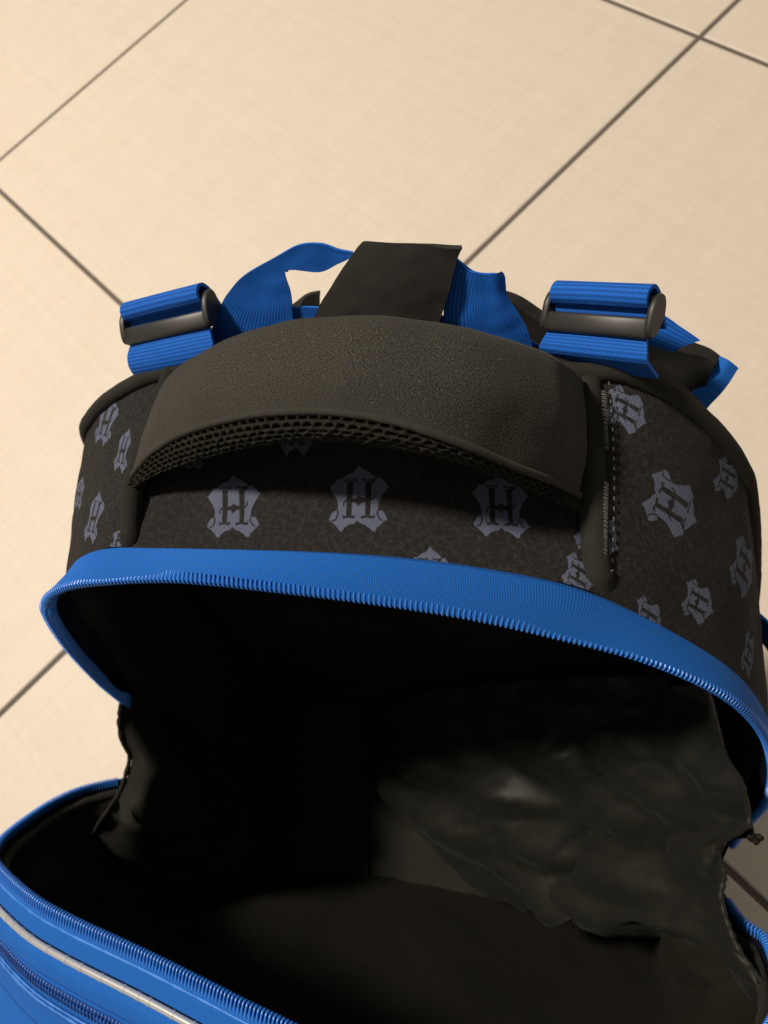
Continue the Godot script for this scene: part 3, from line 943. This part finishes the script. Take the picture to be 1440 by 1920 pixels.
func carry_handle() -> void:
	var n := 120
	var under_back := catmull(PackedVector3Array([Vector3(-0.0718, 0.3560, 0.0032), Vector3(-0.0426, 0.3720, 0.0023), Vector3(-0.0037, 0.3860, 0.0064), Vector3(0.0182, 0.3890, 0.0084), Vector3(0.0471, 0.3840, 0.0109), Vector3(0.0654, 0.3710, 0.0100), Vector3(0.0758, 0.3570, 0.0081)]), n)
	var back := catmull(PackedVector3Array([Vector3(-0.0732, 0.3600, 0.0130), Vector3(-0.0564, 0.3740, 0.0127), Vector3(-0.0338, 0.3880, 0.0125), Vector3(-0.0165, 0.3960, 0.0133), Vector3(0.0030, 0.4020, 0.0152), Vector3(0.0229, 0.4040, 0.0167), Vector3(0.0493, 0.3980, 0.0178), Vector3(0.0662, 0.3850, 0.0161), Vector3(0.0723, 0.3750, 0.0140), Vector3(0.0775, 0.3610, 0.0105)]), n)
	var crest := catmull(PackedVector3Array([Vector3(-0.0742, 0.3610, 0.0308), Vector3(-0.0568, 0.3780, 0.0296), Vector3(-0.0310, 0.3940, 0.0315), Vector3(-0.0100, 0.4020, 0.0325), Vector3(0.0081, 0.4070, 0.0344), Vector3(0.0270, 0.4090, 0.0362), Vector3(0.0516, 0.4020, 0.0366), Vector3(0.0675, 0.3870, 0.0347), Vector3(0.0741, 0.3760, 0.0338), Vector3(0.0794, 0.3600, 0.0315)]), n)
	var lip := catmull(PackedVector3Array([Vector3(-0.0745, 0.3610, 0.0489), Vector3(-0.0611, 0.3720, 0.0446), Vector3(-0.0416, 0.3850, 0.0436), Vector3(-0.0184, 0.3960, 0.0438), Vector3(0.0057, 0.4030, 0.0451), Vector3(0.0275, 0.4040, 0.0477), Vector3(0.0455, 0.3980, 0.0504), Vector3(0.0614, 0.3840, 0.0509), Vector3(0.0711, 0.3710, 0.0492), Vector3(0.0784, 0.3590, 0.0480)]), n)
	var below := catmull(PackedVector3Array([Vector3(-0.0752, 0.3580, 0.0542), Vector3(-0.0603, 0.3650, 0.0505), Vector3(-0.0405, 0.3750, 0.0492), Vector3(-0.0164, 0.3860, 0.0488), Vector3(0.0060, 0.3920, 0.0489), Vector3(0.0255, 0.3930, 0.0508), Vector3(0.0443, 0.3880, 0.0519), Vector3(0.0596, 0.3760, 0.0528), Vector3(0.0790, 0.3570, 0.0535)]), n)
	var under := catmull(PackedVector3Array([Vector3(-0.0741, 0.3580, 0.0463), Vector3(-0.0596, 0.3640, 0.0403), Vector3(-0.0400, 0.3720, 0.0376), Vector3(-0.0174, 0.3810, 0.0369), Vector3(0.0019, 0.3860, 0.0373), Vector3(0.0223, 0.3870, 0.0391), Vector3(0.0424, 0.3830, 0.0412), Vector3(0.0600, 0.3710, 0.0429), Vector3(0.0764, 0.3570, 0.0481)]), n)
	var rows := rows_between([under_back, back, crest, lip], 34)
	# the cloth rolls over the front edge
	rows = ripple(rows, 0.0006, 40.0, 2.0)
	var st := new_st()
	add_grid(st, rows, false, 2.6, 0.8)
	var roll := rows_between([lip, below], 3)
	var last: PackedVector3Array = rows[33]
	var grip := part("carry_handle", st, mats.handle, bag)
	# seam cord between cloth and netting
	st = new_st()
	add_tube(st, moved(last, Vector3(0, -0.0006, 0.0004)), 0.0011, 8, 12.0, 0.2)
	part("handle_seam", st, mats.handle, grip)
	# spacer netting on the underside: rows of oval cells, pitted
	var m := 40
	var fine := 520
	var a := catmull(last, fine)
	var b := catmull(below, fine)
	var mid := PackedVector3Array()
	for i in fine:
		mid.append((a[i] + b[i]) * 0.5 + Vector3(0, 0.0012, 0.0028) * sin(PI * clampf(i / (fine - 1.0), 0, 1)))
	var net := rows_between([a, mid, b, catmull(under, fine), catmull(under_back, fine)], m * 2)
	var nn := grid_normals(net)
	var along := length_of(a)
	for r in net.size():
		for k in fine:
			var u := along * k / (fine - 1.0) / 0.0036
			var v := r / (net.size() - 1.0) * 14.0
			var cell_v := floorf(v)
			var cu := fposmod(u + 0.5 * fposmod(cell_v, 2.0), 1.0) - 0.5
			var cv := v - cell_v - 0.5
			var d := sqrt(cu * cu * 1.1 + cv * cv * 1.5)
			var pit := smoothstep(0.42, 0.27, d)
			var fuzz := noise.get_noise_3dv(net[r][k] * 1500.0) * 0.00035 + noise.get_noise_3dv(net[r][k] * 420.0) * 0.0005
			net[r][k] += nn[r][k] * (fuzz + 0.0019 * pit)
	st = new_st()
	add_grid(st, net, false, 20.0, 4.0)
	part("mesh_padding", st, mats.mesh, grip)

func ribbon(called: String, rows_in: Array, n: int, m: int, su: float, sv: float, parent: Node, mat: Material, thick := 0.0012, wob := 0.0006) -> MeshInstance3D:
	var cs := []
	for c in rows_in:
		cs.append(catmull(c, n))
	var rows := ripple(rows_between(cs, m), wob, 60.0, su)
	var st := new_st()
	add_slab(st, rows, thick, su, sv)
	return part(called, st, mat, parent)

func straps() -> void:
	# hanging loop of blue webbing, left side: up from the back panel, over, twisting into the black sleeve
	ribbon("hanging_loop", [
		PackedVector3Array([Vector3(-0.0612, 0.3543, -0.0068), Vector3(-0.0537, 0.3661, -0.0137), Vector3(-0.0418, 0.3770, -0.0199), Vector3(-0.0265, 0.3834, -0.0236), Vector3(-0.0169, 0.3869, -0.0256), Vector3(-0.0090, 0.3870, -0.0257), Vector3(-0.0034, 0.3852, -0.0246), Vector3(0.0016, 0.3841, -0.0240)]),
		PackedVector3Array([Vector3(-0.0504, 0.3547, -0.0070), Vector3(-0.0447, 0.3648, -0.0129), Vector3(-0.0361, 0.3742, -0.0183), Vector3(-0.0252, 0.3818, -0.0227), Vector3(-0.0181, 0.3850, -0.0246), Vector3(-0.0100, 0.3842, -0.0241), Vector3(-0.0036, 0.3838, -0.0239), Vector3(0.0015, 0.3835, -0.0237)]),
		PackedVector3Array([Vector3(-0.0369, 0.3565, -0.0081), Vector3(-0.0327, 0.3655, -0.0133), Vector3(-0.0294, 0.3732, -0.0177), Vector3(-0.0244, 0.3802, -0.0218), Vector3(-0.0193, 0.3819, -0.0228), Vector3(-0.0106, 0.3810, -0.0223), Vector3(-0.0037, 0.3824, -0.0230), Vector3(0.0014, 0.3830, -0.0234)]),
		PackedVector3Array([Vector3(-0.0254, 0.3583, -0.0091), Vector3(-0.0237, 0.3671, -0.0142), Vector3(-0.0232, 0.3731, -0.0177), Vector3(-0.0238, 0.3788, -0.0210), Vector3(-0.0202, 0.3797, -0.0215), Vector3(-0.0107, 0.3788, -0.0210), Vector3(-0.0038, 0.3810, -0.0222), Vector3(0.0014, 0.3826, -0.0231)])], 70, 18, 9.0, 3.4, bag, mats.webbing)
	# right side, with a curled edge at the top
	ribbon("hanging_loop", [
		PackedVector3Array([Vector3(0.0307, 0.3535, -0.0053), Vector3(0.0306, 0.3612, -0.0098), Vector3(0.0312, 0.3684, -0.0139), Vector3(0.0324, 0.3742, -0.0173), Vector3(0.0341, 0.3788, -0.0200), Vector3(0.0355, 0.3815, -0.0215), Vector3(0.0358, 0.3825, -0.0221)]),
		PackedVector3Array([Vector3(0.0396, 0.3534, -0.0043), Vector3(0.0398, 0.3611, -0.0088), Vector3(0.0395, 0.3677, -0.0126), Vector3(0.0405, 0.3728, -0.0155), Vector3(0.0414, 0.3763, -0.0175), Vector3(0.0418, 0.3781, -0.0186), Vector3(0.0408, 0.3793, -0.0193)]),
		PackedVector3Array([Vector3(0.0469, 0.3525, -0.0038), Vector3(0.0466, 0.3585, -0.0073), Vector3(0.0451, 0.3657, -0.0114), Vector3(0.0456, 0.3714, -0.0147), Vector3(0.0458, 0.3751, -0.0168), Vector3(0.0460, 0.3768, -0.0178), Vector3(0.0449, 0.3782, -0.0186)]),
		PackedVector3Array([Vector3(0.0541, 0.3517, -0.0033), Vector3(0.0533, 0.3568, -0.0063), Vector3(0.0510, 0.3643, -0.0106), Vector3(0.0494, 0.3704, -0.0141), Vector3(0.0489, 0.3746, -0.0165), Vector3(0.0486, 0.3775, -0.0182), Vector3(0.0483, 0.3782, -0.0186)]),
		PackedVector3Array([Vector3(0.0608, 0.3491, -0.0038), Vector3(0.0599, 0.3543, -0.0068), Vector3(0.0571, 0.3617, -0.0111), Vector3(0.0516, 0.3688, -0.0152), Vector3(0.0510, 0.3731, -0.0177), Vector3(0.0507, 0.3754, -0.0190), Vector3(0.0497, 0.3763, -0.0195)])], 50, 20, 7.0, 3.4, bag, mats.webbing)
	# webbing sewn flat along the top of the back
	ribbon("webbing_base", [
		PackedVector3Array([Vector3(-0.0656, 0.3529, -0.0107), Vector3(-0.0471, 0.3607, -0.0135), Vector3(-0.0284, 0.3661, -0.0155), Vector3(-0.0160, 0.3667, -0.0157), Vector3(0.0051, 0.3641, -0.0148), Vector3(0.0295, 0.3627, -0.0142), Vector3(0.0422, 0.3605, -0.0134), Vector3(0.0599, 0.3522, -0.0104), Vector3(0.0635, 0.3480, -0.0089)]),
		PackedVector3Array([Vector3(-0.0692, 0.3429, -0.0050), Vector3(-0.0499, 0.3513, -0.0081), Vector3(-0.0304, 0.3580, -0.0105), Vector3(-0.0177, 0.3589, -0.0109), Vector3(0.0042, 0.3576, -0.0104), Vector3(0.0291, 0.3564, -0.0100), Vector3(0.0419, 0.3542, -0.0092), Vector3(0.0600, 0.3467, -0.0064), Vector3(0.0636, 0.3435, -0.0053)])], 60, 10, 14.0, 2.0, bag, mats.webbing)
	# black sleeve round the loop
	var front := [
		catmull(PackedVector3Array([Vector3(-0.0195, 0.3611, -0.0049), Vector3(-0.0123, 0.3700, -0.0119), Vector3(-0.0032, 0.3784, -0.0184), Vector3(0.0038, 0.3850, -0.0236), Vector3(0.0070, 0.3873, -0.0254)]), 40),
		catmull(PackedVector3Array([Vector3(-0.0054, 0.3620, -0.0042), Vector3(0.0007, 0.3708, -0.0110), Vector3(0.0084, 0.3791, -0.0175), Vector3(0.0131, 0.3856, -0.0226), Vector3(0.0157, 0.3875, -0.0241)]), 40),
		catmull(PackedVector3Array([Vector3(0.0121, 0.3623, -0.0039), Vector3(0.0164, 0.3709, -0.0106), Vector3(0.0215, 0.3791, -0.0170), Vector3(0.0252, 0.3850, -0.0216), Vector3(0.0271, 0.3872, -0.0234)]), 40),
		catmull(PackedVector3Array([Vector3(0.0271, 0.3609, -0.0048), Vector3(0.0309, 0.3691, -0.0112), Vector3(0.0345, 0.3773, -0.0176), Vector3(0.0369, 0.3834, -0.0224), Vector3(0.0380, 0.3854, -0.0239)]), 40)]
	var rows := ripple(rows_between(front, 30), 0.0008, 60.0, 3.0)
	var st := new_st()
	add_slab(st, rows, 0.003, 1.0, 1.0)
	var sleeve := part("loop_sleeve", st, mats.sleeve, bag)
	st = new_st()
	for line in [rows[1], rows[28]]:
		for i in range(1, 38, 2):
			var a: Vector3 = line[i] + Vector3(0, 0.0004, 0.0003)
			var b: Vector3 = line[i + 1] + Vector3(0, 0.0004, 0.0003)
			add_tube(st, PackedVector3Array([a, (a + b) * 0.5, b]), 0.0002, 5)
	part("sleeve_stitching", st, mats.thread_black, sleeve).set_meta("kind", "stuff")
	# shoulder straps hanging behind the back: padded, the right one swings out with a blue bound edge
	var pads := [
		[PackedVector3Array([Vector3(0.0428, 0.3373, -0.0445), Vector3(0.0529, 0.3354, -0.0417), Vector3(0.0652, 0.3308, -0.0352), Vector3(0.0809, 0.3292, -0.0328), Vector3(0.0942, 0.3289, -0.0324), Vector3(0.1073, 0.3270, -0.0298), Vector3(0.1195, 0.3244, -0.0260), Vector3(0.1246, 0.3224, -0.0232)]),
		PackedVector3Array([Vector3(0.0424, 0.3294, -0.0405), Vector3(0.0529, 0.3270, -0.0371), Vector3(0.0654, 0.3223, -0.0305), Vector3(0.0813, 0.3211, -0.0288), Vector3(0.0949, 0.3205, -0.0279), Vector3(0.1064, 0.3194, -0.0263), Vector3(0.1161, 0.3166, -0.0223), Vector3(0.1220, 0.3142, -0.0188)]),
		PackedVector3Array([Vector3(0.0424, 0.3197, -0.0323), Vector3(0.0530, 0.3173, -0.0289), Vector3(0.0657, 0.3138, -0.0239), Vector3(0.0820, 0.3127, -0.0222), Vector3(0.0939, 0.3121, -0.0215), Vector3(0.1056, 0.3110, -0.0199), Vector3(0.1135, 0.3088, -0.0167), Vector3(0.1194, 0.3071, -0.0143)]),
		PackedVector3Array([Vector3(0.0422, 0.3106, -0.0258), Vector3(0.0531, 0.3081, -0.0223), Vector3(0.0658, 0.3070, -0.0207), Vector3(0.0825, 0.3047, -0.0174), Vector3(0.0947, 0.3036, -0.0159), Vector3(0.1047, 0.3025, -0.0143), Vector3(0.1108, 0.3008, -0.0118), Vector3(0.1168, 0.2991, -0.0094)])],
		[PackedVector3Array([Vector3(-0.0287, 0.3377, -0.0450), Vector3(-0.0345, 0.3371, -0.0442), Vector3(-0.0418, 0.3346, -0.0405), Vector3(-0.0527, 0.3325, -0.0375), Vector3(-0.0676, 0.3313, -0.0359), Vector3(-0.0778, 0.3301, -0.0342)]),
		PackedVector3Array([Vector3(-0.0307, 0.3276, -0.0380), Vector3(-0.0366, 0.3270, -0.0371), Vector3(-0.0439, 0.3258, -0.0354), Vector3(-0.0551, 0.3240, -0.0328), Vector3(-0.0703, 0.3227, -0.0310), Vector3(-0.0807, 0.3215, -0.0292)]),
		PackedVector3Array([Vector3(-0.0337, 0.3143, -0.0311), Vector3(-0.0398, 0.3143, -0.0311), Vector3(-0.0474, 0.3130, -0.0292), Vector3(-0.0588, 0.3116, -0.0274), Vector3(-0.0745, 0.3103, -0.0254), Vector3(-0.0853, 0.3089, -0.0234)])]]
	for k in 2:
		var cs := []
		for c in pads[k]:
			cs.append(catmull(c, 50))
		st = new_st()
		var pr := ripple(rows_between(cs, 20), 0.001, 40.0, k + 6.0)
		if k == 1:
			pr.reverse()
		add_slab(st, pr, 0.008, 5.0, 2.0)
		var pad := part("shoulder_strap", st, mats.black, bag)
		if k == 0:
			ribbon("strap_binding", [
				PackedVector3Array([Vector3(0.1239, 0.3244, -0.0226), Vector3(0.1196, 0.3204, -0.0169), Vector3(0.1154, 0.3168, -0.0118), Vector3(0.1128, 0.3146, -0.0086)]),
				PackedVector3Array([Vector3(0.1270, 0.3246, -0.0205), Vector3(0.1228, 0.3205, -0.0146), Vector3(0.1183, 0.3167, -0.0092), Vector3(0.1158, 0.3143, -0.0057)]),
				PackedVector3Array([Vector3(0.1305, 0.3219, -0.0191), Vector3(0.1274, 0.3185, -0.0141), Vector3(0.1226, 0.3147, -0.0087), Vector3(0.1201, 0.3124, -0.0055)])], 24, 10, 4.0, 1.0, pad, mats.tape, 0.006)
	# loose blue webbing end under the right buckle, and the strap lower down on the right
	ribbon("webbing_end", [
		PackedVector3Array([Vector3(0.0953, 0.3512, -0.0192), Vector3(0.1010, 0.3524, -0.0204), Vector3(0.1072, 0.3495, -0.0175), Vector3(0.1138, 0.3463, -0.0143)]),
		PackedVector3Array([Vector3(0.0930, 0.3487, -0.0157), Vector3(0.0989, 0.3490, -0.0160), Vector3(0.1050, 0.3473, -0.0143), Vector3(0.1094, 0.3460, -0.0130)]),
		PackedVector3Array([Vector3(0.0915, 0.3462, -0.0142), Vector3(0.0976, 0.3456, -0.0136), Vector3(0.1037, 0.3445, -0.0125), Vector3(0.1057, 0.3447, -0.0127)])], 24, 10, 6.0, 1.0, bag, mats.webbing)
	ribbon("webbing_strap", [
		PackedVector3Array([Vector3(0.1500, 0.1960, 0.0300), Vector3(0.1640, 0.2060, 0.0420), Vector3(0.1700, 0.2130, 0.0580), Vector3(0.1700, 0.2130, 0.0760), Vector3(0.1660, 0.2060, 0.0940), Vector3(0.1540, 0.1960, 0.1120)]),
		PackedVector3Array([Vector3(0.1500, 0.1740, 0.0340), Vector3(0.1650, 0.1840, 0.0460), Vector3(0.1720, 0.1900, 0.0600), Vector3(0.1720, 0.1900, 0.0780), Vector3(0.1670, 0.1840, 0.0960), Vector3(0.1540, 0.1740, 0.1160)])], 24, 6, 8.0, 1.0, bag, mats.webbing)
	buckle_set(PackedVector3Array([Vector3(-0.0945, 0.3603, -0.0120), Vector3(-0.0519, 0.3719, -0.0120)]), false)
	buckle_set(PackedVector3Array([Vector3(0.0649, 0.3596, -0.0180), Vector3(0.0986, 0.3741, -0.0040)]), true)
	# a thread end and a bit of lint
	st = new_st()
	add_tube(st, catmull(PackedVector3Array([Vector3(-0.0641, 0.3644, -0.0030), Vector3(-0.0625, 0.3630, -0.0025), Vector3(-0.0607, 0.3608, -0.0016)]), 8), 0.0004, 5)
	part("thread_end", st, mats.thread_black, bag)
	st = new_st()
	add_tube(st, catmull(PackedVector3Array([Vector3(0.0855, 0.3510, 0.0691), Vector3(0.0884, 0.3510, 0.0692), Vector3(0.0891, 0.3510, 0.0688)]), 8), 0.0003, 5)
	part("lint", st, mats.thread, bag)

func buckle_set(ends: PackedVector3Array, right: bool) -> void:
	# black ladder buckle with the webbing that runs through it; ends are the outer faces of its cheeks
	var x := (ends[1] - ends[0]).normalized()
	var w := ends[0].distance_to(ends[1])
	var tilt := deg_to_rad(48.0)
	var y0 := Vector3(0, cos(tilt), -sin(tilt))
	var y := (y0 - x * y0.dot(x)).normalized()
	var z := x.cross(y)
	var at := Transform3D(Basis(x, y * 0.62, z * 0.8), (ends[0] + ends[1]) * 0.5)
	var st := new_st()
	var cheek := PackedVector2Array()
	# outline in (z, y): a high rounded back and a snub front
	for p in [Vector2(0.0050, -0.0085), Vector2(0.0066, -0.006), Vector2(0.0062, -0.001), Vector2(0.0048, 0.005), Vector2(0.0022, 0.0092), Vector2(-0.002, 0.0108), Vector2(-0.0056, 0.0088), Vector2(-0.0072, 0.0042), Vector2(-0.0062, -0.001), Vector2(-0.002, -0.0045), Vector2(0.0012, -0.0078)]:
		cheek.append(Vector2(p.x * (1.0 if p.x > 0.0 else 0.62), p.y * (1.0 if p.y > 0.0 else 1.15)))
	for s in [-1.0, 1.0]:
		var b := Basis(z * 0.8, y * 0.62, -x)
		add_extruded(st, cheek, Transform3D(b, at * Vector3(s * (w * 0.5 - 0.0012), 0, 0)), 0.0024, 0.0007)
	var bars := [
		[PackedVector2Array([Vector2(0.0040, -0.0106), Vector2(0.0054, -0.0103), Vector2(0.0063, -0.0090), Vector2(0.0063, -0.0066), Vector2(0.0058, -0.0034), Vector2(0.0052, -0.0012), Vector2(0.0046, -0.0003), Vector2(0.0037, -0.0003), Vector2(0.0026, -0.003), Vector2(0.0028, -0.009)]), 0.0],
		[PackedVector2Array([Vector2(-0.0012, 0.0062), Vector2(0.0008, 0.0072), Vector2(0.0012, 0.0088), Vector2(-0.0008, 0.0098), Vector2(-0.0030, 0.0084)]), 0.0],
		[PackedVector2Array([Vector2(-0.0050, 0.0010), Vector2(-0.0030, 0.0016), Vector2(-0.0026, 0.0040), Vector2(-0.0050, 0.0044)]), 0.0]]
	for bar in bars:
		var b := Basis(z * 0.8, y * 0.62, -x)
		add_extruded(st, bar[0], Transform3D(b, at * Vector3.ZERO), w - 0.003, 0.0006)
	part("buckle", st, mats.plastic, bag, true)
	var half := w * 0.5 - 0.0027
	var reach := 0.60 if right else 0.80
	var path := PackedVector3Array([Vector3(0, -0.049 * reach, -0.005), Vector3(0, -0.034 * reach, 0.0044), Vector3(0, -0.018, 0.0050), Vector3(0, -0.008, 0.0014), Vector3(0, -0.002, -0.0004), Vector3(0, 0.004, -0.0002), Vector3(0, 0.0062, 0.0034), Vector3(0, 0.0108, 0.0036), Vector3(0, 0.0132, 0.0000), Vector3(0, 0.0090, -0.0046), Vector3(0, 0.002, -0.0078), Vector3(0, -0.008, -0.012)])
	var cs := []
	for s in [-1.0, 0.0, 1.0]:
		var q := PackedVector3Array()
		for p in path:
			var wide := half + (0.0022 if p.y < -0.012 else 0.0)
			q.append(at * (p + Vector3(s * wide, 0, 0.0003 * (1.0 - absf(s)))))
		cs.append(catmull(q, 60))
	# run across so that the cords of the weave lie along the webbing's width in view
	var rows := []
	for i in 60:
		rows.append(catmull(PackedVector3Array([cs[0][i], cs[1][i], cs[2][i]]), 14))
	st = new_st()
	add_slab(st, rows, -0.0012, 2.6, 6.0)
	part("webbing_strap", st, mats.webbing, bag)
